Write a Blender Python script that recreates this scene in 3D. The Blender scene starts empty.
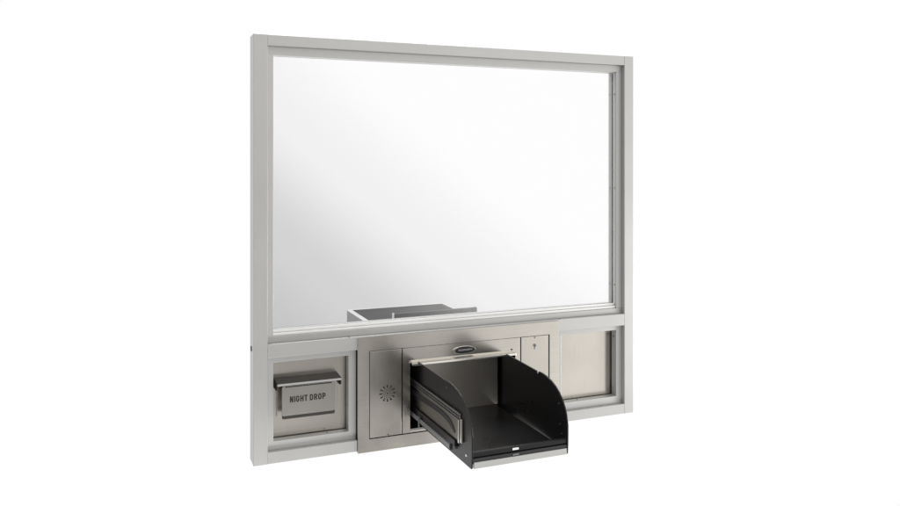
import bpy, bmesh, math, random
from mathutils import Vector, Matrix
random.seed(7)
S = bpy.context.scene
col = S.collection

# ---------------------------------------------------------------- camera
cd = bpy.data.cameras.new('camera'); cam = bpy.data.objects.new('camera', cd); col.objects.link(cam)
S.camera = cam
cam.location = (-0.32504, -2.14420, 0.80236)
cam.rotation_euler = (math.radians(90), 0, math.radians(-22.47))
cd.sensor_width = 36; cd.lens = 797/900*36; cd.shift_y = -90/900
cd.clip_start = .01; cd.clip_end = 200

# ---------------------------------------------------------------- world: plain white behind, added brightness gradient in front for reflections
w = bpy.data.worlds.new('World'); S.world = w; w.use_nodes = True
nt = w.node_tree; N = nt.nodes; L = nt.links
for n in list(N): N.remove(n)
out = N.new('ShaderNodeOutputWorld'); bg = N.new('ShaderNodeBackground')
tc = N.new('ShaderNodeTexCoord'); sp = N.new('ShaderNodeSeparateXYZ'); L.new(tc.outputs['Generated'], sp.inputs[0])
def M(op, a, b=None, c=None):
    m = N.new('ShaderNodeMath'); m.operation = op
    for i, v in enumerate((a, b, c)):
        if v is None: continue
        if isinstance(v, (int, float)): m.inputs[i].default_value = v
        else: L.new(v, m.inputs[i])
    return m.outputs[0]
s = M('ADD', M('MULTIPLY', sp.outputs[0], 0.9), sp.outputs[2])
rmp = N.new('ShaderNodeValToRGB'); L.new(M('ADD', s, .5), rmp.inputs[0]); rmp.color_ramp.interpolation = 'EASE'
els = [(0, .46), (.36, .38), (.45, .02), (.57, .24), (.72, .80), (.88, 1.06)]
while len(rmp.color_ramp.elements) < len(els): rmp.color_ramp.elements.new(.5)
for e, (q, v) in zip(rmp.color_ramp.elements, els): e.position = q; e.color = (v, v, v, 1)
rm = N.new('ShaderNodeSeparateColor'); L.new(rmp.outputs[0], rm.inputs[0])
mr = N.new('ShaderNodeMath'); mr.operation = 'MULTIPLY'; 
# added dark band low in front, reflected as a soft streak in the steel
az = M('DIVIDE', sp.outputs[0], M('MAXIMUM', M('MULTIPLY', sp.outputs[1], -1), .05))
gs = M('POWER', 2.718, M('MULTIPLY', M('POWER', M('ABSOLUTE', M('DIVIDE', M('SUBTRACT', az, .318), .07)), 2.), -1))
lowm = N.new('ShaderNodeMapRange'); lowm.interpolation_type = 'SMOOTHSTEP'; L.new(sp.outputs[2], lowm.inputs[0])
lowm.inputs[1].default_value = -.195; lowm.inputs[2].default_value = -.235
dark_band = M('SUBTRACT', 1.0, M('MULTIPLY', M('MULTIPLY', gs, lowm.outputs[0]), .95))
lowm.inputs[1].default_value = -.200; lowm.inputs[2].default_value = -.245
lowv = M('ADD', M('MULTIPLY', sp.outputs[0], .80), .58)          # added brightness low in front, lifts the steel reflections
vv = M('ADD', M('MULTIPLY', rm.outputs[0], M('SUBTRACT', 1.0, lowm.outputs[0])), M('MULTIPLY', lowv, lowm.outputs[0]))
L.new(vv, mr.inputs[0]); L.new(M('MULTIPLY', dark_band, 1.1), mr.inputs[1])
bk = N.new('ShaderNodeMapRange'); bk.interpolation_type = 'SMOOTHSTEP'
L.new(sp.outputs[1], bk.inputs[0]); bk.inputs[1].default_value = -.25; bk.inputs[2].default_value = .35
mx = N.new('ShaderNodeMix'); mx.data_type = 'RGBA'
L.new(bk.outputs[0], mx.inputs[0])
cr = N.new('ShaderNodeCombineColor')
L.new(mr.outputs[0], cr.inputs[0]); L.new(M('MULTIPLY', mr.outputs[0], .985), cr.inputs[1]); L.new(M('MULTIPLY', mr.outputs[0], .97), cr.inputs[2])
L.new(cr.outputs[0], mx.inputs[6]); mx.inputs[7].default_value = (1.02, 1.02, 1.02, 1)
L.new(mx.outputs[2], bg.inputs[0]); bg.inputs[1].default_value = 1.0
L.new(bg.outputs[0], out.inputs[0])

def area(name, loc, tgt, size, power, c=(1, 1, 1)):
    d = bpy.data.lights.new(name, 'AREA'); d.shape = 'RECTANGLE'; d.size, d.size_y = size; d.energy = power; d.color = c
    o = bpy.data.objects.new(name, d); col.objects.link(o); o.location = loc
    o.rotation_euler = (Vector(tgt)-Vector(loc)).to_track_quat('-Z', 'Y').to_euler(); return o
area('key_softbox', (4.2, -1.5, -.3), (.85, 0, .35), (1.2, 1.0), 85, (1, .99, .97))
area('low_fill', (-.1, -1.5, -1.5), (.2, 0, .1), (.9, .7), 22)  # added fill from below, out of view, brightens the lower frame
area('back_fill', (.9, 1.5, 2.7), (.6, .1, .3), (1.2, .8), 55)  # added light behind, out of view, whitens ledges and rims
area('top_fill', (.5, -1.7, 3.4), (.6, 0, .2), (1.2, .8), 12)  # added overhead fill, unseen, for the tray back and ledges

S.view_settings.view_transform = 'Standard'; S.view_settings.look = 'None'
S.view_settings.exposure = 0; S.view_settings.gamma = 1
S.render.resolution_x, S.render.resolution_y = 1024, 576
S.render.engine = 'CYCLES'
S.cycles.max_bounces = 12; S.cycles.transparent_max_bounces = 12; S.cycles.glossy_bounces = 6

# ---------------------------------------------------------------- materials
def mat(name, base, metallic=0., rough=.5, streak=None, bump=.0, var=.0, rvar=.0, spec=.5, grain=900):
    m = bpy.data.materials.new(name); m.use_nodes = True; t = m.node_tree; n = t.nodes; l = t.links
    b = n['Principled BSDF']; b.inputs['Base Color'].default_value = (*base, 1)
    b.inputs['Metallic'].default_value = metallic; b.inputs['Roughness'].default_value = rough
    b.inputs['Specular IOR Level'].default_value = spec
    co = n.new('ShaderNodeTexCoord'); mp = n.new('ShaderNodeMapping'); l.new(co.outputs['Object'], mp.inputs[0])
    sc = {None: (1, 1, 1), 'x': (.02, 1, 1), 'z': (1, 1, .02)}[streak]
    mp.inputs['Scale'].default_value = sc
    no = n.new('ShaderNodeTexNoise'); no.inputs['Scale'].default_value = grain; no.inputs['Detail'].default_value = 3
    l.new(mp.outputs[0], no.inputs[0])
    n2 = n.new('ShaderNodeTexNoise'); n2.inputs['Scale'].default_value = 9; n2.inputs['Detail'].default_value = 4
    l.new(co.outputs['Object'], n2.inputs[0])
    if var:
        ad = n.new('ShaderNodeMath'); ad.operation = 'ADD'; l.new(no.outputs[0], ad.inputs[0]); l.new(n2.outputs[0], ad.inputs[1])
        r = n.new('ShaderNodeMapRange'); l.new(ad.outputs[0], r.inputs[0]); r.inputs[1].default_value = .6; r.inputs[2].default_value = 1.4
        r.inputs[3].default_value = 1-var; r.inputs[4].default_value = 1+var
        v = n.new('ShaderNodeVectorMath'); v.operation = 'SCALE'; v.inputs[0].default_value = base; l.new(r.outputs[0], v.inputs['Scale'])
        l.new(v.outputs[0], b.inputs['Base Color'])
    if rvar:
        r = n.new('ShaderNodeMapRange'); l.new(n2.outputs[0], r.inputs[0]); r.inputs[1].default_value = .3; r.inputs[2].default_value = .7
        r.inputs[3].default_value = rough-rvar; r.inputs[4].default_value = rough+rvar; l.new(r.outputs[0], b.inputs['Roughness'])
    if bump:
        bp = n.new('ShaderNodeBump'); bp.inputs['Strength'].default_value = bump; bp.inputs['Distance'].default_value = .0004
        l.new(no.outputs[0], bp.inputs['Height']); l.new(bp.outputs[0], b.inputs['Normal'])
    return m
ALU = mat('satin_aluminium', (.475, .475, .465), .42, .38, 'z', .05, .02, .02, grain=350)
ALUH = mat('satin_aluminium_rail', (.475, .475, .465), .42, .34, 'x', .0, .02, .02, grain=350)
STEEL = mat('brushed_steel', (.61, .58, .53), 1, .22, 'z', .0, .04, .04, grain=450)
STEELH = mat('brushed_steel_horizontal', (.63, .60, .55), 1, .22, 'x', .0, .07, .035, grain=450)
BRIGHT = mat('polished_steel', (.80, .78, .74), 1, .2, 'x', .0, .02, .02, grain=450)
GREYST = mat('galvanised_steel', (.20, .20, .20), .8, .42, 'x', .15, .06, .08)
BLACK = mat('black_powder_coat', (.009, .0085, .009), 0, .30, None, .12, .1, .04, .3, grain=900)
DGREY = mat('dark_grey_enamel', (.008, .0085, .0095), 0, .45, None, .03, .05, .05, spec=.25)
RUBBER = mat('black_rubber', (.015, .015, .016), 0, .6)
INK = mat('black_ink', (.01, .01, .01), 0, .5)
WHITE = mat('white_enamel', (.8, .8, .78), 0, .3)
LIGHT = mat('pale_gleam_trim', (.78, .78, .77), .15, .35, 'x', 0, .02, .03)  # pale tone carries the grazing gleam of the sill ledges
def glass_mat():
    m = bpy.data.materials.new('reflective_glass'); m.use_nodes = True; t = m.node_tree; n = t.nodes; l = t.links
    for q in list(n): n.remove(q)
    o = n.new('ShaderNodeOutputMaterial'); mxs = n.new('ShaderNodeMixShader'); tr = n.new('ShaderNodeBsdfTransparent'); gl = n.new('ShaderNodeBsdfGlossy')
    tr.inputs[0].default_value = (.945, .945, .95, 1); gl.inputs['Roughness'].default_value = .0; gl.inputs[0].default_value = (1, 1, 1, 1)
    mxs.inputs[0].default_value = .245
    l.new(tr.outputs[0], mxs.inputs[1]); l.new(gl.outputs[0], mxs.inputs[2]); l.new(mxs.outputs[0], o.inputs[0]); return m
GLASS = glass_mat()

# ---------------------------------------------------------------- helpers
def thing(name, label, cat, loc, group=None):
    o = bpy.data.objects.new(name, None); col.objects.link(o); o.location = loc; o.empty_display_size = .05
    o['label'] = label; o['category'] = cat
    if group: o['group'] = group
    return o
def wloc(o):
    v = Vector(o.location)
    while o.parent: o = o.parent; v += Vector(o.location)
    return v
def obj(name, bm, m, parent, label=None, smooth=False):
    """bm is in world coordinates; the object's origin goes to the mesh centre"""
    me = bpy.data.meshes.new(name)
    c = sum((v.co for v in bm.verts), Vector())/max(1, len(bm.verts))
    bmesh.ops.translate(bm, verts=bm.verts, vec=-c)
    bmesh.ops.recalc_face_normals(bm, faces=bm.faces)
    bm.to_mesh(me); bm.free()
    o = bpy.data.objects.new(name, me); col.objects.link(o); me.materials.append(m)
    if parent: o.parent = parent; o.location = c - wloc(parent)
    else: o.location = c
    if label: o['label'] = label
    if smooth:
        for p in me.polygons: p.use_smooth = True
    return o
def add(bm, b2):
    me = bpy.data.meshes.new('tmp'); b2.to_mesh(me); b2.free(); bm.from_mesh(me); bpy.data.meshes.remove(me)
def box(bm, x0, x1, y0, y1, z0, z1, bev=.0006, seg=2):
    b = bmesh.new(); bmesh.ops.create_cube(b, size=1)
    for v in b.verts:
        v.co = Vector((x0 if v.co.x < 0 else x1, y0 if v.co.y < 0 else y1, z0 if v.co.z < 0 else z1))
    if bev: bmesh.ops.bevel(b, geom=b.edges[:], offset=bev, segments=seg, profile=.5, affect='EDGES')
    add(bm, b); return bm
def ring(o, i, y0, y1, bev=.0):
    """one closed rectangular frame: o and i are (x0, x1, z0, z1) of the outer and the inner edge"""
    b = bmesh.new()
    def lp(q, y): return [b.verts.new(c) for c in ((q[0], y, q[2]), (q[1], y, q[2]), (q[1], y, q[3]), (q[0], y, q[3]))]
    of, jf, ob, jb = lp(o, y0), lp(i, y0), lp(o, y1), lp(i, y1)
    for k in range(4):
        n = (k+1) % 4
        b.faces.new((of[k], of[n], jf[n], jf[k])); b.faces.new((ob[n], ob[k], jb[k], jb[n]))
        b.faces.new((of[n], of[k], ob[k], ob[n])); b.faces.new((jf[k], jf[n], jb[n], jb[k]))
    if bev:
        b.normal_update()
        bmesh.ops.bevel(b, geom=[e for e in b.edges if e.calc_face_angle(0) > .5], offset=bev, segments=2, profile=.5, affect='EDGES')
    return b
def B(*a, **k): return box(bmesh.new(), *a, **k)
def prism(bm, pts, axis, a0, a1, bev=.0):
    """closed outline pts extruded along axis. axis 'x': pts=(y,z); 'y': pts=(x,z)"""
    b = bmesh.new()
    mk = {'x': lambda p, a: (a, p[0], p[1]), 'y': lambda p, a: (p[0], a, p[1]), 'z': lambda p, a: (p[0], p[1], a)}[axis]
    v0 = [b.verts.new(mk(p, a0)) for p in pts]; v1 = [b.verts.new(mk(p, a1)) for p in pts]
    b.faces.new(v0); b.faces.new(v1[::-1]); n = len(pts)
    for i in range(n): b.faces.new((v0[i], v0[(i+1) % n], v1[(i+1) % n], v1[i]))
    bmesh.ops.recalc_face_normals(b, faces=b.faces)
    if bev: bmesh.ops.bevel(b, geom=b.edges[:], offset=bev, segments=2, profile=.5, affect='EDGES')
    add(bm, b); return bm
def cyl(bm, c, r, h, axis='y', n=20, r2=None):
    b = bmesh.new(); bmesh.ops.create_cone(b, cap_ends=True, segments=n, radius1=r, radius2=r if r2 is None else r2, depth=h)
    R = {'y': Matrix.Rotation(math.pi/2, 4, 'X'), 'x': Matrix.Rotation(math.pi/2, 4, 'Y'), 'z': Matrix.Identity(4)}[axis]
    bmesh.ops.transform(b, matrix=Matrix.Translation(c) @ R, verts=b.verts); add(bm, b); return bm
def rrect(x0, x1, z0, z1, r, n=6):
    P = []
    for cx, cz, a in ((x1-r, z1-r, 0), (x0+r, z1-r, 90), (x0+r, z0+r, 180), (x1-r, z0+r, 270)):
        for i in range(n+1):
            t = math.radians(a+90*i/n); P.append((cx+r*math.cos(t), cz+r*math.sin(t)))
    return P
def text(name, body, x, y, z, width, height, m, parent, bold=.0, label=None, dup=0):
    """lettering laid on a plane facing -y, fitted to width x height, lower left corner at x,z"""
    cu = bpy.data.curves.new(name, 'FONT'); cu.body = body; cu.extrude = .0; cu.offset = bold; cu.space_character = 1.12
    t = bpy.data.objects.new(name, cu); col.objects.link(t)
    dg = bpy.context.evaluated_depsgraph_get(); me = bpy.data.meshes.new_from_object(t.evaluated_get(dg))
    bpy.data.objects.remove(t); bm = bmesh.new(); bm.from_mesh(me); bpy.data.meshes.remove(me)
    X = [v.co.x for v in bm.verts]; Y = [v.co.y for v in bm.verts]
    sx = width/(max(X)-min(X)); sy = height/(max(Y)-min(Y)); mx_, my_ = min(X), min(Y)
    for v in bm.verts: v.co = Vector((x+(v.co.x-mx_)*sx, y, z+(v.co.y-my_)*sy))
    if dup:
        g2 = bmesh.ops.duplicate(bm, geom=bm.verts[:]+bm.edges[:]+bm.faces[:])
        for v in g2['geom']:
            if isinstance(v, bmesh.types.BMVert): v.co += Vector((dup, -.0001, 0))
    r = bmesh.ops.extrude_face_region(bm, geom=bm.faces[:])
    bmesh.ops.translate(bm, verts=[v for v in r['geom'] if isinstance(v, bmesh.types.BMVert)], vec=(0, -.0003, 0))
    return obj(name, bm, m, parent, label)
def screw(x, y, z, axis, parent, r=.0035):
    bm = bmesh.new(); cyl(bm, (x, y, z), r, .002, axis, 16)
    o = obj('screw', bm, GREYST, parent)
    return o

# ================================================================ the window
W, H, D = 1.2, 1.145, .060
win = thing('service_window', 'large silver aluminium framed drive-up window with a clear pane and steel panels below', 'window', (W/2, D/2, 0))
obj('side_stile', B(0, .037, 0, D, 0, H, bev=.0009), ALU, win)
obj('side_stile', B(1.1663, W, 0, D, 0, H, bev=.0009), ALU, win)
obj('header', B(.0371, 1.1662, .0004, D, 1.1160, H-.0004, bev=.0007), ALUH, win)
obj('transom', B(.0371, 1.1662, .0004, D, .2825, .3192, bev=.0009), ALUH, win)
obj('bottom_rail', B(.0371, .2832, .0004, D, .0004, .0310, bev=.0007), ALUH, win)
obj('bottom_rail', B(.9252, 1.1662, .0004, D, .0004, .0310, bev=.0007), ALUH, win)
# glazing beads (front), stepped sill
d = .015
obj('glazing_bead', B(.0372, .0545, d, .031, .3367, 1.0945), ALU, win)
obj('glazing_bead', B(1.1450, 1.1661, d, .031, .3367, 1.0945), ALU, win)
obj('glazing_bead', B(.0372, 1.1661, d, .031, 1.0945, 1.1158), ALUH, win)
sb = B(.0372, 1.1661, d, .024, .3194, .3365)
obj('sill_bead', sb, ALUH, win)
obj('sill_strip', B(.0545, 1.1448, .0190, .0308, .3367, .3438, bev=.0008), LIGHT, win)  # bright ledge built as a pale strip, its gleam put into the colour
# rear beads
obj('glazing_bead', B(.0372, .0545, .041, D-.001, .3510, 1.0945), ALU, win)
obj('glazing_bead', B(1.1450, 1.1661, .041, D-.001, .3510, 1.0945), ALU, win)
obj('glazing_bead', B(.0372, 1.1661, .041, D-.001, 1.0945, 1.1158), ALUH, win)
obj('sill_bead', B(.0372, 1.1661, .041, D-.001, .3194, .3508), ALUH, win)
# gasket + glass
g = bmesh.new()
for a in ((.0450, .0540, .0312, .0408, .3300, 1.1000), (1.1457, 1.1550, .0312, .0408, .3300, 1.1000),
          (.0540, 1.1457, .0312, .0408, 1.0955, 1.1000), (.0540, 1.1457, .0312, .0408, .3300, .3440)): box(g, *a, bev=.0003)
obj('gasket', g, RUBBER, win)
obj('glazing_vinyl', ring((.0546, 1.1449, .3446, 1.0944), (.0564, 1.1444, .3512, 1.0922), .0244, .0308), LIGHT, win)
obj('glass_pane', B(.0541, 1.1456, .0345, .0375, .3442, 1.0954, bev=0), GLASS, win)
for z in (1.024, .722, .411):
    screw(1.1448, .0235, z, 'x', win, .0022); screw(1.1448, .0505, z, 'x', win, .0022)
# screw heads low on the transom joint and on the outer side of the frame
screw(.2605, .0030, .3200, 'z', win, .0022); screw(.9290, .0030, .3200, 'z', win, .0022)
bm = bmesh.new(); cyl(bm, (-.0004, .038, .3035), .0075, .002, 'x', 20); obj('anchor_plug', bm, RUBBER, win)

# ---- lower panels: bead frame + steel plate
def lower_panel(x0, x1, label):
    fr = ring((x0, x1, .0312, .2823), (x0+.0175, x1-.0215, .0545, .2660), d, .040, .0006)
    f = obj('panel_frame', fr, ALU, win)
    p = obj('panel', B(x0+.002, x1-.002, .046, .050, .034, .2800, bev=0), STEEL, f, label)
    return f, p
f1, p1 = lower_panel(.0372, .2834, 'brushed steel plate behind the night drop slot')
f2, p2 = lower_panel(.9250, 1.1661, 'plain brushed steel plate')
# foam strip in the gap under the plates
bm = bmesh.new(); cyl(bm, (.205, .0300, .0549), .0022, .0016, 'z', 14); obj('screw', bm, GREYST, f1)
bm = bmesh.new(); cyl(bm, (1.008, .0300, .0549), .0022, .0016, 'z', 14); obj('screw', bm, GREYST, f2)
bm = bmesh.new(); cyl(bm, (1.1443, .030, .244), .0030, .0016, 'x', 14); obj('screw', bm, GREYST, f2)

# ---- night drop: hood, flap, lettering
ndt = thing('night_drop', 'small steel night drop slot with a hood and a lettered flap, lower left panel', 'deposit slot', (.149, .0455, .15))
nd = obj('back_plate', B(.068, .236, .0380, .0455, .1120, .2130, bev=.0006), STEEL, ndt)
hood = bmesh.new()
prism(hood, [(.0455, .2160), (-.006, .2125), (-.006, .2075), (-.0045, .2075), (-.0040, .2108), (.0455, .2140)], 'x', .0610, .2370, bev=.0004)
for xa, xb in ((.0610, .0632), (.2348, .2370)):
    prism(hood, [(.0455, .2139), (-.0035, .2101), (-.0035, .1960), (.006, .1900), (.0455, .1900)], 'x', xa, xb, bev=.0003)
hd_ = obj('hood', hood, mat('hood_steel', (.05, .047, .043), .0, .5, 'x', .0, .05, .04, spec=.15), ndt)
obj('hood_lip', B(.0615, .2365, -.0072, -.0061, .2062, .2118, bev=.0003), ALUH, hd_)
for x in (.2358,): bm = bmesh.new(); cyl(bm, (x-.0016, .010, .2000), .0035, .0012, 'x', 12); obj('hinge_pin', bm, INK, hd_)
flap = bmesh.new(); prism(flap, rrect(.0745, .2200, .1240, .2040, .006), 'y', -.0020, .0010, bev=.0006)
fl = obj('flap', flap, mat('flap_steel', (.36, .345, .32), 1, .36, 'x', .08, .03, .03), ndt)
bm = bmesh.new(); prism(bm, rrect(.0752, .2193, .1150, .1300, .004), 'y', -.0014, .0034, bev=.0006)
obj('flap_hem', bm, mat('hem_shaded_steel', (.09, .085, .08), 1, .35, 'x', .1, .03, .04), fl)  # turned-in lower edge, its dark reflection put into the base colour
bm = bmesh.new()
for i in range(16): box(bm, .083+i*.0080, .0903+i*.0080, -.0026, -.0021, .1995, .2025, bev=.0003)
obj('flap_hinge', bm, INK, fl)
def block_letters(name, body, x, y, z, width, height, m, parent, label=None):
    """condensed bold capitals drawn as strokes on a plane facing -y"""
    Lx, R, c, th = .105, .495, .13, .21
    lo_, hi = th/2, 1-th/2
    G = {'N': (.60, [[(Lx, 0), (Lx, 1)], [(R, 0), (R, 1)], [(Lx+.02, .98), (R-.02, .02)]]),
         'I': (.18, [[(Lx, 0), (Lx, 1)]]),
         'G': (.60, [[(R, .70), (R, hi-c), (R-c, hi), (Lx+c, hi), (Lx, hi-c), (Lx, lo_+c), (Lx+c, lo_), (R-c, lo_), (R, lo_+c), (R, .50)], [(.32, .45), (.60, .45)]]),
         'H': (.60, [[(Lx, 0), (Lx, 1)], [(R, 0), (R, 1)], [(Lx, .5), (R, .5)]]),
         'T': (.54, [[(.27, 0), (.27, 1)], [(0, hi), (.54, hi)]]),
         'D': (.60, [[(Lx, lo_), (Lx, hi), (R-c, hi), (R, hi-c), (R, lo_+c), (R-c, lo_), (Lx, lo_)], [(Lx, 0), (Lx, 1)]]),
         'R': (.60, [[(Lx, 0), (Lx, 1)], [(Lx, hi), (R-c, hi), (R, hi-c), (R, .58), (R-c, .47), (Lx, .47)], [(R-.14, .47), (R, 0)]]),
         'O': (.60, [[(Lx+c, lo_), (Lx, lo_+c), (Lx, hi-c), (Lx+c, hi), (R-c, hi), (R, hi-c), (R, lo_+c), (R-c, lo_), (Lx+c, lo_)]]),
         'P': (.58, [[(Lx, 0), (Lx, 1)], [(Lx, hi), (R-c, hi), (R, hi-c), (R, .58), (R-c, .45), (Lx, .45)]])}
    P = []; cx = 0
    for ch in body:
        if ch == ' ': cx += .26; continue
        w_, paths = G[ch]
        for pa in paths:
            for (a, b), (e, f) in zip(pa, pa[1:]):
                dx, dz = e-a, f-b; ln = math.hypot(dx, dz); nx, nz = -dz/ln*th/2, dx/ln*th/2
                ex, ez = (dx/ln*.03, dz/ln*.03) if len(pa) > 2 else (0, 0)
                P.append([(cx+a-ex+nx, b-ez+nz), (cx+e+ex+nx, f+ez+nz), (cx+e+ex-nx, f+ez-nz), (cx+a-ex-nx, b-ez-nz)])
        cx += w_+.14
    cx -= .14; bm = bmesh.new(); k = width/cx
    for i, q in enumerate(P): prism(bm, [(x+u*k, z+v*height) for u, v in q], 'y', y-.0002-(i % 7)*.00001, y)
    return obj(name, bm, m, parent, label)
block_letters('lettering', 'NIGHT DROP', .0955, -.0021, .1585, .0975, .0165, INK, fl, label='black capital letters')

# ================================================================ the transaction drawer unit
un = thing('transaction_drawer', 'brushed steel transaction drawer unit set below the window, its black tray pulled out', 'drawer', (.606, .03, -.004))
X0, X1, Z0, Z1 = .2837, .9246, -.0045, .3160
ox0, ox1, oz0, oz1 = .3163, .8906, .0312, .2772
yF, yB = -.0040, -.0002
fp = ring((X0, X1, Z0, Z1), (ox0, ox1, oz0, oz1), yF, yB, 0)
# the return flange round the outside
face = obj('face_plate', fp, STEELH, un)
bx = bmesh.new()
box(bx, X0+.0005, ox0-.0005, yB+.0002, .055, Z0+.001, .0300, bev=0); box(bx, ox0-.0005, ox1, yB+.0002, .055, Z0+.001, .0300, bev=0); box(bx, ox1, X1-.0005, yB+.0002, .055, Z0+.001, .0300, bev=0)
box(bx, X0+.0005, ox0-.001, yB+.0002, .055, .0300, .2820, bev=0); box(bx, ox1+.001, X1-.0005, yB+.0002, .055, .0300, .2820, bev=0)
box(bx, ox0-.001, .4365, .0120, .055, .0300, .2820, bev=0); box(bx, .7765, ox1+.001, .0120, .055, .0300, .2820, bev=0)
obj('carcass', bx, DGREY, un)
# doors
def door(x0, x1, name):
    return obj(name, B(x0, x1, -.0022, .0020, oz0+.0022, oz1-.0020, bev=.0007), STEEL, un)
dl = door(.3185, .4128, 'speaker_door')
dr = door(.7935, .8880, 'lock_door')
# speaker holes: rings of drilled holes
bm = bmesh.new(); gx, gz = .3702, .1533
cyl(bm, (gx, -.0023, gz), .0026, .0006, 'y', 14)
for r, n, s_, o_ in ((.0070, 12, .0012, 0), (.0115, 12, .0014, .5), (.0165, 12, .0020, 0), (.0212, 12, .0026, 0)):
    for i in range(n):
        t = 2*math.pi*(i+o_)/n; cyl(bm, (gx+r*math.cos(t), -.0023, gz+r*math.sin(t)), s_, .0006, 'y', 10)
obj('speaker_grille', bm, INK, dl)
bm = bmesh.new(); cyl(bm, (.3720, -.0023, oz0+.006), .0018, .0012, 'y', 12); obj('screw', bm, RUBBER, dl)
bm = bmesh.new(); cyl(bm, (.8395, -.0030, .2475), .0050, .0016, 'y', 20); box(bm, .8380, .8410, -.0036, -.0024, .2360, .2420, bev=.0003)
obj('lock', bm, GREYST, dr)
bm = bmesh.new(); box(bm, .8388, .8402, -.0041, -.0037, .2445, .2505, bev=0); cyl(bm, (.8395, -.0026, .2715), .0020, .0012, 'y', 10); obj('keyhole', bm, INK, dr)
# centre frame with the opening
px0, px1, pz0, pz1 = .4383, .7744, .0437, .2314
cf = ring((.4158, .7908, oz0+.002, oz1-.002), (px0, px1, pz0, pz1), -.0012, .010, 0)
cfo = obj('drawer_surround', cf, STEELH, un)
obj('rear_blackout', B(.4377, .7753, .200, .202, .0427, .2323, bev=0), RUBBER, un)  # added black panel, blocks the white world behind the tray
obj('opening_blackout', ring((.4300, .7830, .0360, .2400), (.4375, .7755, .0425, .2325), .0102, .25), RUBBER, un)  # added black sleeve, keeps the inside of the opening dark
# visor lip over the opening
vs = bmesh.new(); prism(vs, [(-.0013, .2385), (-.0060, .2385), (-.0170, .2325), (-.0175, .2275), (-.0160, .2275), (-.0050, .2340), (-.0013, .2350)], 'x', .4400, .7690, bev=.0004)
vo = obj('visor', vs, BRIGHT, un)
bm = bmesh.new(); cyl(bm, (.7620, -.0026, .2420), .0022, .0026, 'y', 12); obj('screw', bm, RUBBER, vo)
# small sill at the foot of the opening
obj('threshold', B(px0+.0005, px1-.0005, -.0035, .010, .0372, .0412, bev=.0005), BRIGHT, un)
# maker's oval badge
def ell(cx, cz, a, b, n=40): return [(cx+a*math.cos(2*math.pi*i/n), cz+b*math.sin(2*math.pi*i/n)) for i in range(n)]
bm = bmesh.new(); prism(bm, ell(.6050, .2545, .0365, .0115), 'y', -.0034, -.0013, bev=.0004)
bd = obj('badge', bm, BRIGHT, un, 'small oval maker badge')
bm = bmesh.new(); prism(bm, ell(.6070, .2547, .0330, .0097), 'y', -.0042, -.0035); obj('badge_field', bm, INK, bd)
text('lettering', 'QUIKSERV', .5865, -.0043, .2523, .0440, .0052, ALU, bd, bold=.02)
bm = bmesh.new()      # the swoosh that leaves the first letter on the left
for i in range(14):
    t0 = math.radians(100+i*10.5); t1 = math.radians(100+(i+1)*10.5)
    o0, o1 = (.5870+.0140*math.cos(t0), .2540+.0085*math.sin(t0)), (.5870+.0140*math.cos(t1), .2540+.0085*math.sin(t1))
    i0, i1 = (.5875+.0115*math.cos(t0), .2540+.0068*math.sin(t0)), (.5875+.0115*math.cos(t1), .2540+.0068*math.sin(t1))
    prism(bm, [o0, o1, i1, i0], 'y', -.0048, -.0044)
obj('swoosh', bm, BRIGHT, bd)

# ---- housing behind the glass (open topped box)
hx0, hx1, hy, hz0, hz1 = .4227, .7896, .632, .0300, .2770
hb = bmesh.new()
box(hb, hx0+.001, hx0+.003, .0555, hy-.002, hz0, hz1-.002, bev=0); box(hb, hx1-.003, hx1-.001, .0555, hy-.002, hz0, hz1-.002, bev=0)
box(hb, hx0+.003, hx1-.003, hy-.004, hy-.002, hz0, hz1-.002, bev=0); box(hb, hx0+.003, hx1-.003, .0555, hy-.004, hz0, hz0+.002, bev=0)
ho = obj('housing', hb, mat('housing_steel', (.32, .32, .32), .6, .45, 'x', .0, .06, .05), un, 'open topped steel box behind the glass')
rim = bmesh.new()
box(rim, hx0, hx0+.018, .061, hy, hz1-.0019, hz1, bev=.0004); box(rim, hx1-.004, hx1, .061, hy, hz1-.0019, hz1, bev=.0004)
box(rim, hx0+.018, hx1-.004, hy-.010, hy, hz1-.0019, hz1, bev=.0004)
obj('rim', rim, mat('rim_aluminium', (.82, .81, .80), .2, .35), ho)
# push bar, standing over the box
bm = bmesh.new(); box(bm, .4700, .7500, .232, .246, .3075, .3290, bev=.002)
hd = obj('push_handle', bm, DGREY, un, 'dark grey bar behind the glass')
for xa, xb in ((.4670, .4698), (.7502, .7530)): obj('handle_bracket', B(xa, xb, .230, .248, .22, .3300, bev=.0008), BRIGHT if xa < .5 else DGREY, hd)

# ---- the tray
TZ = .0620; YF = -.386
top = .2360
prof = [(.16, TZ), (.16, top), (-.195, top-.0015)]
def side_profile(top):
    P = [(.16, TZ), (YF+.002, TZ), (YF, TZ+.003), (YF-.002, .0900)]
    # rounded front edge
    for t, (y, z) in enumerate(((-.3885, .1150), (-.3885, .1400), (-.3830, .1620), (-.3740, .1800), (-.3610, .1960), (-.3440, .2100), (-.3230, .2215), (-.2990, .2300), (-.2740, .2350), (-.2480, .2372), (-.2280, .2365))):
        P.append((y, z+(top-.236)))
    P += [(-.2240, top-.0070), (-.2170, top-.0075), (-.2140, top-.0010), (-.10, top), (.16, top)]
    return P
tray = obj('tray', B(.4622, .7230, YF+.012, .155, .0690, .0735, bev=.0005), BLACK, un, 'black tray floor')
bm = bmesh.new(); prism(bm, side_profile(.2360), 'x', .4580, .4620, bev=.0006)
sl = obj('side_panel', bm, BLACK, tray)
bm = bmesh.new(); prism(bm, side_profile(.2335), 'x', .7232, .7272, bev=.0006)
for v in bm.verts: v.co.x += max(0, (v.co.y+.386))*.035
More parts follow.
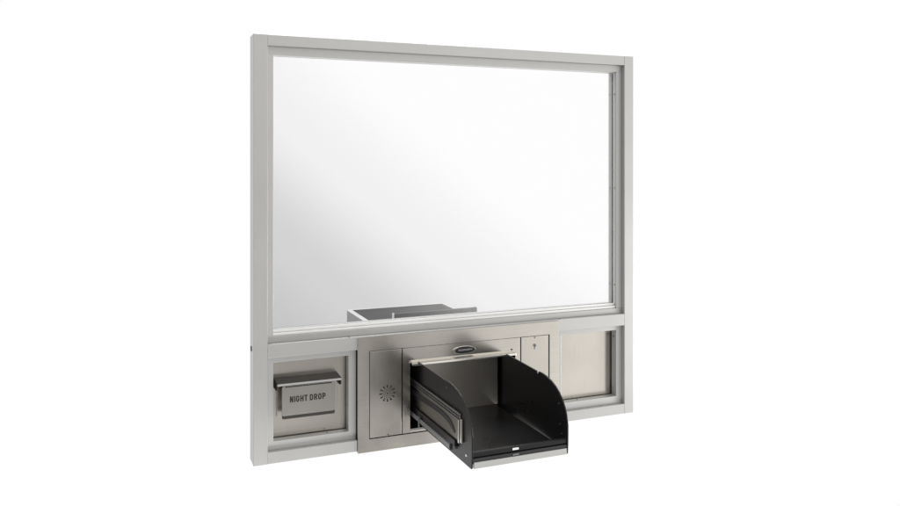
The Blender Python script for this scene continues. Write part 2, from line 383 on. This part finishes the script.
sr = obj('side_panel', bm, BLACK, tray)
obj('rear_panel', B(.4622, .7300, .0300, .0320, .0736, .2300, bev=0), mat('tray_back_steel', (.66, .62, .56), .85, .30, 'z', .0, .03, .0), tray)
obj('seam_reflection', B(.4624, .6200, .0250, .0285, .0736, .0752, bev=.0003), GREYST, tray)  # light reflection along the floor seam, built as a thin strip
# front bar: rolled bar, second strip, steel lip
bm = bmesh.new(); prism(bm, rrect(YF+.001, YF+.016, .0875, .1010, .005, 4), 'x', .4622, .7231)
obj('front_bar', bm, BLACK, tray)
obj('front_strip', B(.4622, .7231, YF-.0005, YF+.012, .0785, .0868, bev=.0012), RUBBER, tray)
bm = bmesh.new(); box(bm, .4640, .7215, YF-.0030, YF+.004, .0630, .0782, bev=.0008)
obj('front_lip', bm, ALUH, tray)
bm = bmesh.new(); box(bm, .5690, .5860, YF-.0008, YF+.0005, .0935, .0985, bev=.0004); obj('tag', bm, WHITE, tray)
bm = bmesh.new(); box(bm, .5690, .5860, YF-.0018, YF-.0006, .0800, .0845, bev=.0004); obj('tag_reflection', bm, GREYST, tray)  # grey reflection of the tag, built as a small plate below it
for x, y, z in ((.4575, -.3560, .0860),):
    bm = bmesh.new(); cyl(bm, (x, y, z), .0030, .0016, 'x', 14); obj('rivet', bm, BRIGHT, tray)
bm = bmesh.new(); cyl(bm, (.4575, -.2300, .2200), .0022, .0014, 'x', 12); obj('rivet', bm, GREYST, tray)
for y, z in ((-.345, .180), (-.350, .128), (-.360, .106)):
    bm = bmesh.new(); cyl(bm, (.7232+(y+.386)*.035-.0004, y, z), .0022, .0014, 'x', 12); obj('rivet', bm, GREYST, tray)

# ---- slide mechanism on the tray's left side
mech = bmesh.new(); box(mech, .4548, .4570, -.325, .10, .1070, .1790, bev=.0005)
me_ = obj('slide_plate', mech, mat('slide_steel', (.27, .25, .23), 1, .36, 'x', .2, .08, .08), un)
bm = bmesh.new()
for z0, z1 in ((.1760, .1800), (.1690, .1715), (.1620, .1650)): box(bm, .4515, .4547, -.318, .10, z0, z1, bev=.0008)
obj('slide_rail', bm, GREYST, me_)
bm = bmesh.new(); box(bm, .4500, .4547, -.3265, -.3200, .1070, .1640, bev=.0008); box(bm, .4510, .4570, -.3400, -.3330, .1110, .1690, bev=.0008)
obj('end_flange', bm, BRIGHT, me_)
arc = [(.10, .1480), (-.060, .1510), (-.150, .1535), (-.205, .1540), (-.240, .1510), (-.265, .1455), (-.283, .1360), (-.293, .1250)]
lo = [(.10, .1330), (-.060, .1360), (-.150, .1400), (-.200, .1410), (-.230, .1385), (-.254, .1335), (-.275, .1265), (-.290, .1210)]
bm = bmesh.new()
for i in range(len(arc)-1): prism(bm, [arc[i], arc[i+1], lo[i+1], lo[i]], 'x', .4535, .4546)
obj('cable', bm, RUBBER, me_)
bm = bmesh.new(); box(bm, .4500, .4578, -.300, .10, .0890, .1060, bev=.001); obj('slide_channel', bm, BLACK, me_)
bm = bmesh.new(); box(bm, .4462, .4498, -.275, .09, .0765, .0882, bev=.001)
lr = obj('runner', bm, mat('runner_steel', (.22, .23, .23), .3, .45), un)
bm = bmesh.new(); box(bm, .4458, .4540, -.279, -.2755, .0755, .0900, bev=.0005); obj('runner_stop', bm, RUBBER, lr)
bm = bmesh.new(); box(bm, .4440, .4460, -.058, -.049, .0640, .0925, bev=.0005); box(bm, .4440, .4498, -.060, -.047, .0925, .0945, bev=.0005)
obj('runner_bracket', bm, GREYST, lr)
